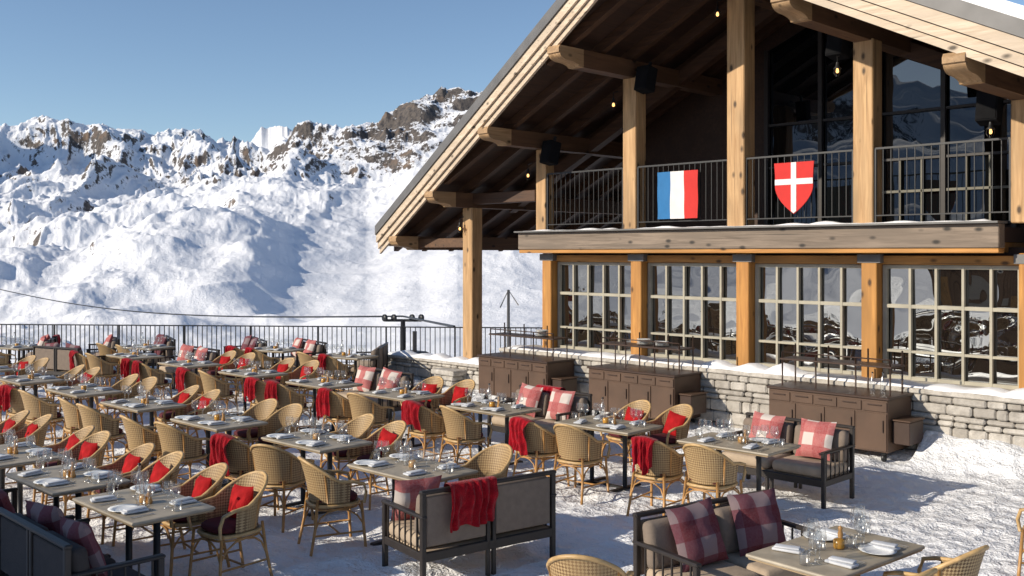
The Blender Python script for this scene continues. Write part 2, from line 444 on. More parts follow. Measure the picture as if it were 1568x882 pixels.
# ---------------------------------------------------------------- fence
def fence(mb,a,b,z0,z1,step,mat,th=.009,postev=1.6,zf=0):
    a=Vector(a);b=Vector(b);Ln=(b-a).length;n=int(Ln/step); ang=atan2(b.y-a.y,b.x-a.x)
    mid=(a+b)/2
    for z,t in ((z1,.028),(z0+.08,.018)): box(mb,(mid.x,mid.y,z),(Ln,.03,t),mat,0,rot=(0,0,ang))
    for i in range(n+1):
        p=a+(b-a)*(i/n); box(mb,(p.x,p.y,(z0+z1)/2+.04),(th*2,th*2,z1-z0-.08),mat,0,rot=(0,0,ang))
    m=max(1,int(Ln/postev))
    for i in range(m+1):
        p=a+(b-a)*(i/m); box(mb,(p.x,p.y,(zf+z1)/2),(.035,.035,z1-zf),mat,0,rot=(0,0,ang))
mb=MB()
fence(mb,FA-fd*12,FB_,.08,1.02,.12,BLACK); fence(mb,FB_,FB_+fd*5,.08,1.02,.12,BLACK)
obj('metal_railing_fence',mb.mesh('railing'))

# ---------------------------------------------------------------- chalet
chalet=empty('alpine_chalet')
XS=[-13.4,-11.19,-8.98,-6.81,-4.6]
def prow(x): return 11.5+.227*(-9-x) if x<-9 else 11.5+.03*(x+9)
def rtop(x): return 7.87-.5*abs(x+9)
mb=MB()
for x,zt,wd in ((-13.4,4.82,.26),(-11.19,5.95,.30),(-8.98,7.1,.33),(-6.81,5.95,.31),(-4.6,4.85,.31)):
    box(mb,(x,14.12,(3.2+zt)/2),(wd,wd,zt-3.2),WZ,.015)
box(mb,(-15.48,14.1,(.42+3.75)/2),(.30,.30,3.75-.42),WZ,.015)
obj('upper_posts',mb.mesh('upper_posts'),parent=chalet)
mb=MB()
for x in XS+[-2.3,0]: box(mb,(x,14.28,(.9+2.8)/2),(.24,.24,1.9),WLO,.012)
box(mb,(-13.55,16.2,1.9),(.22,.22,2.2),WLO,.012)
obj('lower_posts',mb.mesh('lower_posts'),parent=chalet)
mb=MB()
for x in XS: box(mb,(x,14.30,2.72),(.36,.30,.13),METG,.005)
obj('steel_brackets',mb.mesh('brackets'),parent=chalet)
mb=MB()
box(mb,(-9.37,13.96,3.035),(9.02,.22,.33),WGREY,.012)
box(mb,(-9.37,13.97,2.835),(9.0,.20,.066),WLX,.008)
box(mb,(-9.37,13.93,3.215),(9.06,.36,.03),METG,.004)
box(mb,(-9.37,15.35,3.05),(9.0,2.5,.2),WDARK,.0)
for i in range(9): box(mb,(-13.5+i*1.06,14.9,2.88),(.12,1.5,.14),WLX,.004)
obj('balcony_beam',mb.mesh('balcony_beam'),parent=chalet)
mb=MB()
def snowstrip(mb,x0,x1,yc,z,w_,h,seed=0):
    n=max(4,int((x1-x0)/.12)); vs=[];fs=[];k=7
    for i in range(n+1):
        x=x0+(x1-x0)*i/n; hh=h*(.35+1.6*abs(noise.noise(Vector((x*1.7,seed,2))))*1.2); ww=w_*(.85+.3*noise.noise(Vector((x*2.3,seed,6))))
        if i in(0,n): hh*=.1
        for j in range(k):
            a=pi*j/(k-1); vs.append((x,yc-cos(a)*ww/2,z+max(0,sin(a))**.6*hh))
    for i in range(n):
        for j in range(k-1): fs.append([i*k+j,(i+1)*k+j,(i+1)*k+j+1,i*k+j+1][::-1])
    mb.add(vs,fs,SNOWS,True)
snowstrip(mb,-13.8,-11.4,13.92,3.225,.28,.030,1); snowstrip(mb,-11.0,-4.95,13.92,3.225,.3,.040,2)
snowstrip(mb,-13.9,0,13.72,.945,.5,.12,3); snowstrip(mb,-18.0,-14,13.82,.545,.45,.10,4)
obj('ledge_snow',mb.mesh('ledge_snow'),parent=chalet)
mb=MB()
for i in range(4):
    a=XS[i]+.17; b=XS[i+1]-.17
    fence(mb,(a,14.02),(b,14.02),3.27,4.33,.11,BLACK,.005,3,3.23)
obj('balcony_railing',mb.mesh('balcony_railing'),parent=chalet)
mb=MB(); gl=MB()
bays=[(-13.27,-11.32),(-11.06,-9.11),(-8.85,-6.94),(-6.68,-4.73),(-4.47,-2.43),(-2.17,-.1)]
for a,b in bays:
    for k in range(5):
        xa=a+.03+(b-a-.06)*k/5; xb=a+.03+(b-a-.06)*(k+1)/5
        for z0,z1 in ((.95,1.36),(1.36,2.02),(2.02,2.62)):
            j=R(-.008,.008); j2=R(-.014,.010)
            gl.add([(xa,14.42+j,z0),(xb,14.42-j,z0),(xb,14.42-j+j2,z1),(xa,14.42+j+j2,z1)],[[0,1,2,3]],WGLASS)
    for i in range(6):
        x=a+.03+(b-a-.06)*i/5; t=.065 if i in(0,5) else .040
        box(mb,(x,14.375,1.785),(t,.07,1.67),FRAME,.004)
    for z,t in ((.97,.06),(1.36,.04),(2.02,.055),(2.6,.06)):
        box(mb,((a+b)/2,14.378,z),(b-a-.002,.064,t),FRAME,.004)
    box(mb,((a+b)/2,14.33,2.70),(b-a+.02,.14,.13),WLX,.006)
obj('window_frames',mb.mesh('window_frames'),parent=chalet)
obj('window_glass',gl.mesh('window_glass'),parent=chalet)
mb=MB()
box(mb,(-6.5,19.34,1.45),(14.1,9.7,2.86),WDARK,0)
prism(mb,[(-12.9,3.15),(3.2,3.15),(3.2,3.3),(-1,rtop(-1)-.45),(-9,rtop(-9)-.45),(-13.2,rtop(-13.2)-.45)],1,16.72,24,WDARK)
obj('walls',mb.mesh('walls'),parent=chalet)
gl=MB(); mb=MB()
def colz(x): return rtop(x)-.75
for i in range(8):
    a=-10.0+i*1.1; b=a+1.1
    gl.add([(a,16.68,3.25),(b,16.68,3.25),(b,16.68,colz(b)),(a,16.68,colz(a))],[[0,1,2,3]],WGLASS2)
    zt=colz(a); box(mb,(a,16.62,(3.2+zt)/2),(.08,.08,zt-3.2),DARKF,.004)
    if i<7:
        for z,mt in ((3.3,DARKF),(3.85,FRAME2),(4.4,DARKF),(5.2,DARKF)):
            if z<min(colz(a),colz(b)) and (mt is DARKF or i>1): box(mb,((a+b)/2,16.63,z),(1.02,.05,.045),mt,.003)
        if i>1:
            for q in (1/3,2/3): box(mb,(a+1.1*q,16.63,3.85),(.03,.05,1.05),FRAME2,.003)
obj('upper_glazing',gl.mesh('upper_glazing'),parent=chalet); obj('upper_mullions',mb.mesh('upper_mullions'),parent=chalet)
mb=MB()
def slab(mb,x0,x1,y1,zt,zb,mt,mbot,off=0):
    y0a,y0b=prow(x0)+off,prow(x1)+off
    vs=[(x0,y0a,rtop(x0)+zt),(x1,y0b,rtop(x1)+zt),(x1,y1,rtop(x1)+zt),(x0,y1,rtop(x0)+zt)]
    vb=[(x0,y0a,rtop(x0)+zb),(x1,y0b,rtop(x1)+zb),(x1,y1,rtop(x1)+zb),(x0,y1,rtop(x0)+zb)]
    mb.add(vs+vb,[[0,1,2,3],[0,4,5,1],[1,5,6,2],[2,6,7,3],[3,7,4,0]],mt)
    mb.add(vb,[[3,2,1,0]],mbot)
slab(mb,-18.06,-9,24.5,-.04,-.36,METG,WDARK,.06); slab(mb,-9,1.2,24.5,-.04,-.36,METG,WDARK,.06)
y=12.3
while y<24:
    xl=-17.95
    if y<prow(-17.95)+.2: xl=-9-(y-.2-11.5)/.227
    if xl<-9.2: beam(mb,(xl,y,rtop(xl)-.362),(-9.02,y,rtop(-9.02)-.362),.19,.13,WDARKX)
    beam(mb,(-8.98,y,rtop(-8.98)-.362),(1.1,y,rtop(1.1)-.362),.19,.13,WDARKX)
    y+=.82
pl=(-18.06,prow(-18.06)); pa=(-9.0,prow(-9)); pr=(1.2,prow(1.2))
def rk(a,b,dz,h,dy,ty,mat): beam(mb,(a[0],a[1]+dy,rtop(a[0])+dz),(b[0],b[1]+dy,rtop(b[0])+dz),h,ty,mat)
for a,b in ((pl,pa),(pa,pr)):
    rk(a,b,.07,.20,-.07,.14,METG)
    rk(a,b,-.135,.165,-.035,.07,WPALE)
    rk(a,b,-.312,.13,.015,.055,WPALE)
    rk(a,b,-.454,.10,.065,.055,WPALE)
box(mb,(-18.08,19,rtop(-18.06)-.2),(.05,10.8,.36),WPALE,.004)
for (x0,x1,o) in ((-17.9,-9,.9),(-9,1.0,.8)): slab(mb,x0,x1,24.4,.28,-.038,SNOWS,SNOWS,o)
obj('roof',mb.mesh('roof'),parent=chalet)
mb=MB()
def purlin(x,zt,tip,yend,wd=.26,h=.30):
    prof=[(tip+.03,zt),(tip,zt-.05),(tip,zt-.12)]
    for i in range(9):
        a=pi/2*i/8; prof.append((tip+.03+.20*(1-cos(a)),zt-.13-.10*sin(a)))
    for i in range(1,7):
        a=pi/2*i/6; prof.append((tip+.23+.28*sin(a),zt-.23-(h-.23)*(1-cos(a))))
    prof+=[(tip+.62,zt-h),(tip+.62,zt)]
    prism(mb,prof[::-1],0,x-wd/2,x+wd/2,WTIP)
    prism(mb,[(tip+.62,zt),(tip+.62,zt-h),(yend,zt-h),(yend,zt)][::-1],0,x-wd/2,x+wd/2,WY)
for x,zt,tip in ((-17.25,3.17,13.35),(-15.48,4.05,12.9),(-13.4,5.12,12.45),(-11.19,6.22,11.98),(-8.98,7.30,11.56),(-6.81,6.22,11.62),(-4.6,5.12,11.68),(-2.4,4.0,11.75)):
    purlin(x,zt,tip,24.2)
box(mb,(-14.5,14.1,3.93),(1.9,.22,.22),WDARKX,.01)
box(mb,(-16.3,14.1,3.02),(1.9,.22,.2),WY,.01)
beam(mb,(-16.9,14.2,3.1),(-15.6,14.2,3.75),.18,.16,WDARKX)
box(mb,(-14.5,16.2,3.0),(2.0,.2,.24),WDARKX,.01)
for sgn in (-1,1):
    for k in range(3):
        x=-9+sgn*2.2*k; x2=-9+sgn*2.2*(k+1)
        beam(mb,(x,15.3,rtop(x)-.62),(x2,15.3,rtop(x2)-.62),.26,.2,WDARKX)
obj('purlins',mb.mesh('purlins'),parent=chalet)
m2=MB(); box(m2,(0,0,0),(.28,.26,.44),SPEAK,.02,2); box(m2,(0,-.134,0),(.24,.01,.40),SPEAK,.004)
box(m2,(0,.05,.27),(.05,.05,.14),BLACK,.004); spk=m2.mesh('outdoor_speaker')
for (x,y,z) in ((-13.05,13.9,4.72),(-10.8,13.95,5.85),(-7.2,14.0,5.95),(-5.0,13.9,4.75)):
    obj('outdoor_speaker',spk,(x,y,z),rot=(radians(-12),0,R(-.2,.2)))
lm=MB(); lathe(lm,[(.001,.0),(.012,.0),(.022,-.03),(.024,-.045),(.016,-.065),(.001,-.07)],BULB,10)
lathe(lm,[(.02,.09),(.03,.03),(.06,.0),(.06,-.01),(.02,.0)],BLACK,10)
for k in range(4):
    a=k*pi/2; tube(lm,[(.045*cos(a),.045*sin(a),0),(.055*cos(a),.055*sin(a),-.06),(.02*cos(a),.02*sin(a),-.12)],.005,BLACK,4)
tube(lm,[(0,0,.05),(0,.0,.18),(0,.12,.22)],.010,BLACK,5)
lme=lm.mesh('wall_lantern')
for (x,y,z) in ((-15.6,13.85,3.35),(-13.6,13.85,4.35),(-11.45,13.85,5.5),(-9.25,13.85,6.75),(-7.15,13.85,5.55),(-4.95,13.8,4.45)):
    obj('wall_lantern',lme,(x,y,z))
def stones(mb,x0,x1,yf,z0,z1,depth=.4):
    z=z0
    while z<z1-.02:
        h=min(random.choice((.08,.11,.14,.19)),z1-z)
        if z1-z-h<.06: h=z1-z
        x=x0
        while x<x1-.02:
            l=min(R(.14,.5),x1-x)
            if x1-x-l<.1: l=x1-x
            pr=R(-.03,.02)
            box(mb,(x+l/2,yf+depth/2+pr,z+h/2),(l-.010,depth,h-.010),STONE,.022,1,tone=R(0,.75)**1.5,rot=(0,R(-.02,.02),R(-.04,.04)))
            x+=l
        z+=h
mb=MB()
stones(mb,-14.0,2,13.52,-.05,.88)
box(mb,(-6,14.1,.40),(15.9,.98,.9),STONE,0,tone=.9)
box(mb,(-6,13.98,.915),(16.1,1.0,.07),STONE,.015)
obj('stone_plinth',mb.mesh('stone_plinth'),parent=chalet)
mb=MB(); stones(mb,-18.1,-14.03,13.62,-.05,.48); box(mb,(-16.06,13.9,.2),(4.0,.42,.52),STONE,0,tone=.9); box(mb,(-16.06,13.83,.515),(4.1,.5,.06),STONE,.015)
obj('low_stone_wall',mb.mesh('low_stone_wall'))
mb=MB(); stones(mb,-15.78,-15.18,13.3,-.05,.30,.5); box(mb,(-15.48,13.65,.36),(.72,.8,.11),STONE,.03,2); box(mb,(-15.48,14.05,.3),(.5,.5,.5),STONE,.02)
obj('post_pedestal',mb.mesh('post_pedestal'),parent=chalet)
mb=MB()
def cloth(mb,x0,x1,z0,z1,y,mats):
    m=10
    for k,mt in enumerate(mats):
        vs=[];fs=[]
        a=x0+(x1-x0)*k/3; b=x0+(x1-x0)*(k+1)/3
        for i in range(9):
            x=a+(b-a)*i/8
            for j in range(m+1):
                z=z0+(z1-z0)*j/m
                vs.append((x,y-.012-.015*sin(x*14+z*2)*(1-j/m)-.006*sin(z*11+x*5),z))
        for i in range(8):
            for j in range(m): fs.append([i*(m+1)+j,(i+1)*(m+1)+j,(i+1)*(m+1)+j+1,i*(m+1)+j+1])
        mb.add(vs,fs,mt,True)
cloth(mb,-10.54,-9.70,3.39,4.2,13.95,(FB,FW,FR)); obj('french_flag',mb.mesh('french_flag'))
mb=MB()
cx,yt=-7.92,13.96; W_=.34
def shield_half(z): return W_*(1-.06*sin(z*pi)) if z<.45 else W_*(1-((z-.45)/.55)**1.9)*.96
rows_=22
out=[(cx-shield_half(i/rows_),4.21-.80*i/rows_) for i in range(rows_+1)]+[(cx+shield_half(i/rows_),4.21-.80*i/rows_) for i in range(rows_-1,-1,-1)]
prism(mb,out,1,yt-.02,yt,FR)
hv=.045
prism(mb,[(cx-hv,4.209),(cx-hv,3.455),(cx,3.42),(cx+hv,3.455),(cx+hv,4.209)],1,yt-.026,yt-.021,FW)
for s in(-1,1):
    a=cx+s*hv*1.01; b=cx+s*(W_*.955)
    prism(mb,[(min(a,b),3.865),(max(a,b),3.865),(max(a,b),3.955),(min(a,b),3.955)],1,yt-.026,yt-.021,FW)
obj('savoy_shield',mb.mesh('savoy_shield'))

# ---------------------------------------------------------------- out-of-view shade caster, added as a hut
shade_hut=empty('added_shade_hut',(-11.1,-4.6,0)); mb=MB()  # unseen, added only to throw shade on the near-left sofas
box(mb,(0,0,1.95),(3.2,2.6,3.9),SHADE_HUTW,.01)
prism(mb,[(-1.4,3.85),(1.4,3.85),(0,4.45)],0,-1.75,1.75,WDARK)
for k in range(11): box(mb,(-1.58+k*.316,1.31,1.95),(.04,.03,3.7),WDARKX,.004)
box(mb,(0,1.32,1.05),(.95,.05,2.1),WLO,.01); box(mb,(-1.0,1.32,1.7),(.5,.04,.7),FRAME,.01)
obj('shade_hut_body',mb.mesh('shade_hut_body'),parent=shade_hut)

# ---------------------------------------------------------------- service stations
def cabinet_mesh():
    mb=MB(); W=1.78;D_=.72
    box(mb,(0,0,.50),(W,D_,.70),BROWN,.01)
    box(mb,(0,0,.865),(W+.05,D_+.05,.035),BROWN2,.008)
    for i in range(5):
        x=-W/2+W*(i+.5)/5
        box(mb,(x,-D_/2-.006,.755),(W/5-.025,.016,.13),BROWN,.004)
        box(mb,(x,-D_/2-.022,.78),(W/5-.16,.02,.012),BROWN2,.003)
    for i in range(4):
        x=-W/2+W*(i+.5)/4
        box(mb,(x,-D_/2-.006,.42),(W/4-.03,.016,.50),BROWN,.004)
        box(mb,(x+W/8-.06,-D_/2-.022,.5),(.012,.02,.16),BROWN2,.003)
    box(mb,(W/2+.13,-.05,.42),(.24,.42,.30),BROWN2,.01); box(mb,(W/2+.13,-.05,.585),(.27,.46,.02),BROWN,.004)
    for x in(-W/2+.1,W/2-.1):
        for y in(-D_/2+.1,D_/2-.1):
            lathe(mb,[(.001,-.02),(.05,-.02),(.055,-.012),(.055,.012),(.05,.02),(.001,.02)],BLACK,12,M=Matrix.Translation((x,y,.065))@Matrix.Rotation(pi/2,4,'Y'))
            box(mb,(x,y,.13),(.05,.05,.06),BLACK,.004)
    for x in (-W/2+.08,-.28,.32,W/2-.08):
        for y in (-.12,.25):
            tube(mb,[(x,y,.88),(x,y,1.46 if y>0 else 1.36)],.012,BROWN2,6)
    box(mb,(0,.06,1.26),(W-.1,.42,.025),BROWN2,.004)
    tube(mb,[(-W/2+.08,-.12,1.36),(W/2-.08,-.12,1.36)],.010,BROWN2,6)
    return mb.mesh('service_cabinet')
cm=cabinet_mesh()
for x in (-12.97,-10.22,-6.77): obj('service_cabinet',cm,(x,13.14,0),R(-.01,.01))

# ---------------------------------------------------------------- furniture meshes
def pillow_mesh(mat,s=.44,t=.16,name='pillow'):
    mb=MB(); n=14
    for sg in(1,-1):
        vs=[];fs=[];uv=[]
        for i in range(n+1):
            for j in range(n+1):
                u=i/n*2-1; v=j/n*2-1
                th=max(0,(1-abs(u)**2.6)*(1-abs(v)**2.6))**.55
                vs.append((u*s/2*(1-.07*(1-v*v)),sg*t/2*th*(1+.35*noise.noise(Vector((u*2,v*2,sg)))),v*s/2*(1-.07*(1-u*u))))
                uv.append((i/n,j/n))
        for i in range(n):
            for j in range(n):
                f=[i*(n+1)+j,(i+1)*(n+1)+j,(i+1)*(n+1)+j+1,i*(n+1)+j+1]
                fs.append(f if sg<0 else f[::-1])
        mb.add(vs,fs,mat,True,uv)
    return mb.mesh(name)
PM=pillow_mesh(PLAID,.45,.17,'plaid_pillow'); PD=pillow_mesh(PLAIDD,.48,.18,'dark_plaid_pillow'); PR=pillow_mesh(REDC,.30,.12,'red_pillow')

def sq(a,rx,ry,e=.62):
    c,s=cos(a),sin(a)
    return (rx*abs(c)**e*(1 if c>0 else -1), ry*abs(s)**e*(1 if s>0 else -1))
def chair_mesh(cush=BURG,name='rattan_armchair'):
    mb=MB(); n=24
    vs=[(0,0,.452)];uv=[(0,0)]
    for k in range(n):
        x,y=sq(2*pi*k/n,.215,.225); vs.append((x,y,.445)); uv.append((x,y))
    mb.add(vs,[[0,1+k,1+(k+1)%n] for k in range(n)],WEAVE,False,uv)
    tube(mb,[(*sq(2*pi*k/n,.22,.23),.435) for k in range(n)],.018,CANEL,6,True)
    tube(mb,[(*sq(2*pi*k/n,.205,.215),.40) for k in range(n)],.010,CANE,5,True)
    vs=[];fs=[]
    for (sc_,z) in ((.92,.455),(1.0,.475),(.97,.50),(.85,.515),(.02,.52)):
        for k in range(n):
            x,y=sq(2*pi*k/n,.205*sc_,.215*sc_); vs.append((x,y+.005,z))
    for i in range(4):
        for k in range(n): fs.append([i*n+k,i*n+(k+1)%n,(i+1)*n+(k+1)%n,(i+1)*n+k])
    mb.add(vs,fs,cush,True)
    def tp(a): return .655+.215*max(0,cos(a*.98))**1.1
    nn=22; rows_=6; lim=radians(96)
    def shell(a,f):
        z0=.46; z=z0+(tp(a)-z0)*f; r=.225+.045*f*(.4+.6*max(0,cos(a)))
        back=.05*f*f*max(0,cos(a))
        return (sin(a)*r*1.04,(-cos(a)*r-back) if cos(a)>0 else -cos(a)*.9,z)
    for off,flip in((0,False),(.012,True)):
        vs=[];uv=[];fs=[]
        for i in range(nn+1):
            a=-lim+2*lim*i/nn
            for j in range(rows_+1):
                x,y,z=shell(a,j/rows_); k=1-off/.25
                vs.append((x*k,y*k,z)); uv.append((a*.26,z))
        for i in range(nn):
            for j in range(rows_):
                f=[i*(rows_+1)+j,(i+1)*(rows_+1)+j,(i+1)*(rows_+1)+j+1,i*(rows_+1)+j+1]
                fs.append(f if not flip else f[::-1])
        mb.add(vs,fs,WEAVE,True,uv)
    rim=[shell(-lim+2*lim*i/nn,1) for i in range(nn+1)]
    pre=[(-.225,.235,.44),(-.245,.25,.54),(-.255,.225,.625),(-.252,.13,.652)]
    tube(mb,pre+rim+[(-p[0],p[1],p[2]) for p in pre[::-1]],.0165,CANEL,6)
    for s in(-1,1):
        a=radians(62)
        tube(mb,[(s*sin(a)*.225,-cos(a)*.225,.46),(shell(s*a,1)[0],shell(s*a,1)[1],shell(a,1)[2])],.011,CANE,5)
    for s in(-1,1):
        tube(mb,[(s*.215,.215,.46),(s*.222,.23,.25),(s*.235,.25,0)],.0145,CANE,6)
        tube(mb,[(s*.18,-.20,.50),(s*.20,-.225,.25),(s*.22,-.275,0)],.0145,CANE,6)
        tube(mb,[(s*.222,.225,.17),(s*.204,-.235,.17)],.010,CANE,5)
        tube(mb,[(s*.22,.232,.24),(s*.218,.17,.33),(s*.212,.08,.385),(s*.207,-.02,.395),(s*.202,-.11,.38),(s*.20,-.18,.33),(s*.20,-.22,.24)],.009,CANE,5)
    tube(mb,[(-.212,0,.172),(.212,0,.172)],.010,CANE,5)
    for y,x0 in((.235,.22),(-.228,.20)):
        tube(mb,[(-x0,y,.24),(-x0*.8,y,.34),(-x0*.4,y,.388),(0,y,.398),(x0*.4,y,.388),(x0*.8,y,.34),(x0,y,.24)],.009,CANE,5)
    return mb.mesh(name)
CH=chair_mesh()

def blanket_mesh(seed,w=.36,front=.22,back=.42,ztop=.875,ymid=-.31,curve=1.6,name='red_blanket'):
    mb=MB(); nx=34; ny=36; vs=[];fs=[]
    Ltot=front+back; rr=random.Random(seed)
    p1,p2,p3=rr.uniform(0,6),rr.uniform(0,6),rr.uniform(0,6); f1=rr.uniform(6,9); f2=rr.uniform(13,18); tilt=rr.uniform(-.16,.16)
    for i in range(nx+1):
        u=i/nx*2-1
        for j in range(ny+1):
            s=-front+Ltot*j/ny
            ss=s*(1+.30*noise.noise(Vector((u*1.3,seed*3.1,0)))+tilt*u*(1 if s>0 else -1))
            hang=min(1,abs(s)/.12)
            gather=1-.22*hang*(.5+.5*sin(seed+2.0))
            x=u*w/2*gather+.04*noise.noise(Vector((seed,s*4,1)))*hang
            rip=hang*(.026*sin(u*f1+p1+1.6*s)+.014*sin(u*f2+p2-2*s))+.016*noise.noise(Vector((u*3,s*9,seed)))
            if abs(s)<.03: yo=s; z=0.012*cos(s/.03*pi/2)
            elif s<0: yo=-.03; z=ss+.03
            else: yo=.03; z=-(ss-.03)
            if s>0: yy=ymid-yo-abs(rip)*1.3-.014+.05*max(0,s-.03)
            else: yy=ymid-yo+abs(rip)*.9+.014+.22*max(0,-s-.03)
            yy+=curve*x*x*.9
            zz=ztop+z-(x*x*1.4 if curve>0 else 0)
            vs.append((x,yy,zz))
    for i in range(nx):
        for j in range(ny): fs.append([i*(ny+1)+j,(i+1)*(ny+1)+j,(i+1)*(ny+1)+j+1,i*(ny+1)+j+1])
    mb.add(vs,fs,RED,True)
    return mb.mesh(name)
BLK=[blanket_mesh(k,.30+.05*(k%3),.20,.36+.07*(k%2)) for k in range(6)]
BLS=blanket_mesh(9,.48,.25,.40,.845,-.345,0,'red_blanket_sofa')

def sofa_mesh(w=1.40,name='outdoor_sofa',seatm=None,backm=None):
    seatm=seatm or BEIGE; backm=backm or GREYC
    mb=MB(); d=.72
    for x in(-w/2+.02,w/2-.02):
        box(mb,(x,d/2-.03,.30),(.045,.045,.60),DARKF,.006)
        box(mb,(x,-d/2+.03,.41),(.045,.045,.82),DARKF,.006)
        box(mb,(x,.0,.605),(.06,d,.03),DARKF,.01)
        box(mb,(x,0,.27),(.035,d-.08,.07),DARKF,.006)
        for k in range(6): box(mb,(x,-d/2+.13+k*.1,.44),(.014,.014,.30),DARKF,.002)
    for x in(-.03,.03): box(mb,(x,-d/2+.03,.40),(.035,.04,.80),DARKF,.006)
    for x in(-.03,.03): box(mb,(x,d/2-.05,.13),(.035,.04,.26),DARKF,.006)
    box(mb,(0,d/2-.03,.27),(w-.05,.04,.08),DARKF,.006); box(mb,(0,-d/2+.03,.27),(w-.05,.04,.08),DARKF,.006)
    box(mb,(0,-d/2+.03,.81),(w+.02,.055,.035),DARKF,.01)
    box(mb,(0,0,.295),(w-.09,d-.08,.03),seatm,.004)
    for s in(-1,1):
        box(mb,(s*(w/4),-d/2+.035,.56),(w/2-.10,.02,.42),backm,.008)
        box(mb,(s*(w/4),.03,.375),(w/2-.045,d-.14,.125),seatm,.045,3,smooth=True)
        box(mb,(s*(w/4),-d/2+.14,.60),(w/2-.05,.13,.36),backm,.05,3,rot=(radians(9),0,0),smooth=True)
    return mb.mesh(name)
SO=sofa_mesh(); SOD=sofa_mesh(1.40,'dark_outdoor_sofa',CHAR,CHAR)

def table_mesh(L_=1.12,W_=.70):
    mb=MB()
    box(mb,(0,0,.742),(L_,W_,.026),TTOP,.012,2); box(mb,(0,0,.722),(L_-.03,W_-.03,.014),TTOPB,.003)
    for x in(-.25,.25):
        tube(mb,[(x,0,.03),(x,0,.715)],.028,BLACK,10)
        box(mb,(x,0,.705),(.08,W_*.7,.02),BLACK,.004)
        box(mb,(x,0,.022),(.07,W_*.82,.03),BLACK,.01)
    box(mb,(0,0,.02),(.5,.06,.025),BLACK,.005)
    return mb.mesh('dining_table')
TM=table_mesh()
g=MB(); lathe(g,[(.035,0),(.036,.002),(.01,.006),(.005,.012),(.0045,.09),(.012,.10),(.036,.118),(.045,.145),(.043,.175),(.036,.215)],CLEAR,12); GL=g.mesh('wine_glass')
g=MB(); lathe(g,[(.001,.004),(.03,.003),(.034,.006),(.038,.09)],CLEAR,10); GT=g.mesh('water_tumbler')
g=MB(); lathe(g,[(.001,.006),(.075,.006),(.09,.01),(.125,.018),(.127,.02),(.09,.014),(.07,.002),(.001,.002)],WHITE,22); PL=g.mesh('dinner_plate')
g=MB(); box(g,(0,0,.012),(.10,.20,.02),NAP,.008,2,smooth=True); box(g,(.01,0,.03),(.07,.17,.014),NAP,.006,2,smooth=True,rot=(0,0,.15)); NP=g.mesh('folded_napkin')
g=MB(); lathe(g,[(.001,0),(.034,0),(.036,.01),(.036,.17),(.03,.2),(.013,.235),(.012,.28),(.015,.285),(.001,.288)],CLEAR,12); lathe(g,[(.001,.283),(.014,.283),(.014,.30),(.001,.30)],BLACK,8); BO=g.mesh('water_bottle')
g=MB(); lathe(g,[(.001,.002),(.035,.002),(.038,.01),(.038,.06),(.034,.062),(.001,.045)],AMB,12); CN=g.mesh('candle_holder')
g=MB(); lathe(g,[(.001,0),(.024,0),(.026,.015),(.015,.05),(.02,.09),(.012,.11),(.018,.13),(.001,.145)],CANE,10); PMILL=g.mesh('pepper_mill')
g=MB()
for dx in(-.012,.012): box(g,(dx,0,.003),(.008,.19,.003),STEEL,0)
CT=g.mesh('cutlery')
def put(name,me,T,x,y,z,rz=0):
    c,s=cos(T[2]),sin(T[2]); obj(name,me,(T[0]+x*c-y*s,T[1]+x*s+y*c,z),T[2]+rz)
ZT=.757
def lay_table(x,y,rz=0,rich=1):
    obj('dining_table',TM,(x,y,0),rz); T=(x,y,rz)
    for sx in(-.28,.28):
        for sy in(-1,1):
            jx,jy=R(-.02,.02),R(-.015,.015)
            put('folded_napkin',NP,T,sx+jx,sy*.20+jy,ZT,R(-.3,.3)+ (pi if sy>0 else 0))
            if rich: put('cutlery',CT,T,sx+.14,sy*.2,ZT,R(-.05,.05))
            put('wine_glass',GL,T,sx+.12*sy+R(-.02,.02),sy*.075+R(-.02,.02),ZT)
            put('wine_glass',GL,T,sx+.03*sy+R(-.03,.03),sy*.06+R(-.015,.015),ZT)
            if rich>1: put('water_tumbler',GT,T,sx+.19*sy+R(-.01,.01),sy*.06,ZT)
            if random.random()<.5: put('bread_plate',PL,T,sx-.13,sy*.22,ZT)
    put('candle_holder',CN,T,R(-.05,.05),0,ZT)
    if random.random()<.8: put('pepper_mill',PMILL,T,.08,.02,ZT)
    if random.random()<.5: put('water_bottle',BO,T,-.1,.02,ZT)
def chair(x,y,face,bl=None,pil=False):
    face+=R(-.18,.18); x+=R(-.04,.04); y+=R(-.05,.05)
    obj('rattan_armchair',CH,(x,y,0),face)
    c,s=cos(face),sin(face)
    if pil: obj('red_pillow',PR,(x+.10*s,y-.10*c,.645),0,rot=(radians(18),R(-.15,.15),face))
    if bl is not None: obj('red_blanket',BLK[bl%6],(x,y,0),face)
def sofa(x,y,face,pm=None,bl=None,me=None):
    obj('outdoor_sofa',me or SO,(x,y,0),face); c,s=cos(face),sin(face)
    if pm:
        for lx in(-.36,.30):
            ly=-.08+R(-.02,.02); obj('plaid_pillow',pm,(x+lx*c-ly*s,y+lx*s+ly*c,.665),0,rot=(radians(20),R(-.12,.12),face+R(-.15,.15)))
    if bl is not None:
        lx=bl; obj('red_blanket',BLS,(x+lx*c,y+lx*s,.005),face)
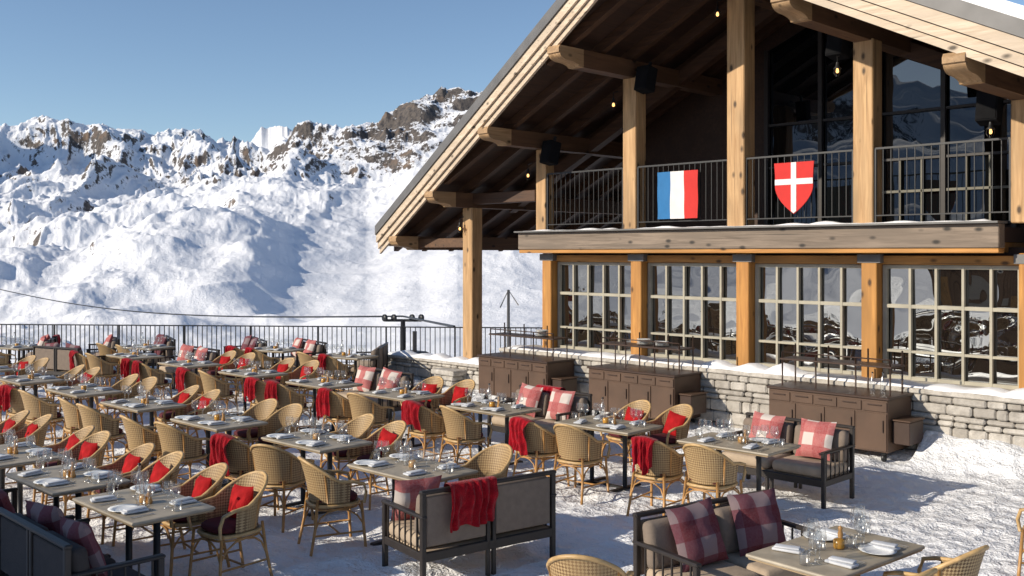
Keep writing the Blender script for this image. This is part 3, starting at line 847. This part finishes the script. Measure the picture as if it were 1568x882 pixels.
# --- row nearest the chalet
def y1(x): return 9.3+.05*(x+6)
row1=[-5.95,-7.7,-9.6,-11.45,-13.3,-15.3,-17.4,-19.5]
for i,x in enumerate(row1):
    y=y1(x); lay_table(x,y,.03,2 if i<2 else (1 if i<5 else 0))
    chair(x+.10,y-.66,0,3 if i in(4,6) else None); chair(x-.52,y-.66,0,i)
for k,(x,y) in enumerate([(-7.5,10.1),(-8.1,10.08),(-11.2,9.85),(-11.85,9.8),(-15.2,9.7),(-15.8,9.65),(-17.2,9.6),(-17.8,9.55)]): chair(x,y,pi,None,True)
sofa(-6.05,10.42,pi,PM); sofa(-9.85,10.25,pi,PM,.1); sofa(-13.5,10.0,pi,PM); sofa(-19.4,9.7,pi,PM)
# --- middle row
row2=[(-7.45,6.0),(-9.3,6.15),(-11.2,6.0),(-13.2,5.95),(-15.1,5.9),(-17.1,5.8),(-19.2,5.75)]
for i,(x,y) in enumerate(row2):
    lay_table(x,y,.03,2 if i<2 else (1 if i<4 else 0))
    if i==0: chair(x-.55,y-.55,-.25)
    else:
        chair(x+.28,y-.64,.05 if i!=1 else .6,None); chair(x-.42,y-.66,0,i if i in(1,4,5) else None)
    chair(x+.25,y+.68,pi,None,i%2==1)
    if i!=0: chair(x-.35,y+.68,pi,None,i%3==0)
sofa(-6.62,6.0,pi/2-.16,None,-.22)
obj('plaid_pillow',PM,(-6.92,5.62,.60),0,rot=(radians(18),0,pi/2-.3))
# --- front-left row
for i,(x,y) in enumerate(((-7.95,3.58),(-9.35,3.5),(-10.85,3.5),(-12.5,3.4))):
    lay_table(x,y,.02,2 if i<2 else 1); chair(x+.18,y+.66,pi,None,True); chair(x-.38,y+.66,pi,None,True)
sofa(-7.6,2.92,0,PD,None,SOD); sofa(-9.15,2.87,0,PD,None,SOD)
# --- foreground right
sofa(-4.25,6.58,-pi/2-.22,PD)
lay_table(-3.32,6.42,pi/2-.08,2)
chair(-2.85,6.1,pi/2); chair(-2.75,6.8,pi/2); chair(-4.35,4.98,.5)
chair(-2.8,9.3,pi/2+.3,2)
# --- back terrace near railing
random.seed(3)
for (x,y,f,pm,b) in ((-17.4,12.8,pi*.75,None,None),(-19.3,12.3,pi*.95,PM,None),(-20.6,11.7,pi*.9,PD,None),(-22.4,10.4,pi*.9,PD,None),(-23.4,9.6,pi*.87,PM,None),(-24.4,8.5,pi*.85,PM,.1),(-24.8,6.6,pi*.8,PD,None),(-21.8,8.2,pi*.1,PD,None)):
    sofa(x,y,f,pm,b)
for (x,y) in ((-18.7,11.3),(-21.2,9.6),(-23.2,7.6),(-21.5,6.2),(-16.5,11.6)):
    lay_table(x,y,.3,0)
    chair(x+.5,y-.55,0,random.choice((0,1,None))); chair(x-.2,y-.6,0,random.choice((0,1,None)))
for k in range(4): obj('plate_stack',PL,(-9.9,13.2,1.275+.02*k))
for k in range(5): obj('plate_stack',PL,(-10.25,13.2,1.275+.02*k))
for k in range(6): obj('plate_stack',PL,(-12.6,13.2,1.275+.02*k))
obj('water_bottle',BO,(-6.1,13.1,.885)); obj('water_bottle',BO,(-6.2,13.0,.885))
# --- ski lift
mb=MB()
p=V(-6.57,60,0); q=RT_*1.1
tube(mb,[(p.x,p.y,-9),(p.x,p.y,-1.2)],[.22,.14],BLACK,10)
tube(mb,[(p.x-q.x,p.y-q.y,-1.25),(p.x+q.x,p.y+q.y,-1.25)],.09,BLACK,6)
for s in(-1,-.5,.5,1):
    lathe(mb,[(.001,-.06),(.22,-.06),(.22,.06),(.001,.06)],BLACK,12,M=Matrix.Translation((p.x+q.x*s,p.y+q.y*s,-1.1))@Matrix.Rotation(pi/2,4,'X'))
box(mb,(p.x+.5,p.y+.5,-3.5),(1.6,1.2,.8),BLACK,.2,2); box(mb,(p.x+.5,p.y+.5,-2.6),(.2,.2,1.4),BLACK,.02)
obj('ski_lift_pylon',mb.mesh('ski_lift_pylon'))
mb=MB(); a=V(-62,120,-1.5); b=V(-6.57,60,-1.0); c=V(-2.2,38,0.0)
pts=[a.lerp(b,t/20)-Vector((0,0,1.2*sin(pi*t/20))) for t in range(21)]+[b.lerp(c,t/6) for t in range(1,7)]
tube(mb,pts,.055,BLACK,5); obj('lift_cable',mb.mesh('lift_cable'))
mb=MB(); p=V(-.15,42,0)
tube(mb,[(p.x,p.y,-6),(p.x,p.y,1.25)],[.10,.06],METG,8)
tube(mb,[(p.x-.25,p.y-.25,.5),(p.x,p.y,1.25),(p.x+.3,p.y+.3,.6)],.03,METG,6)
obj('lift_mast',mb.mesh('lift_mast'))
print('done')
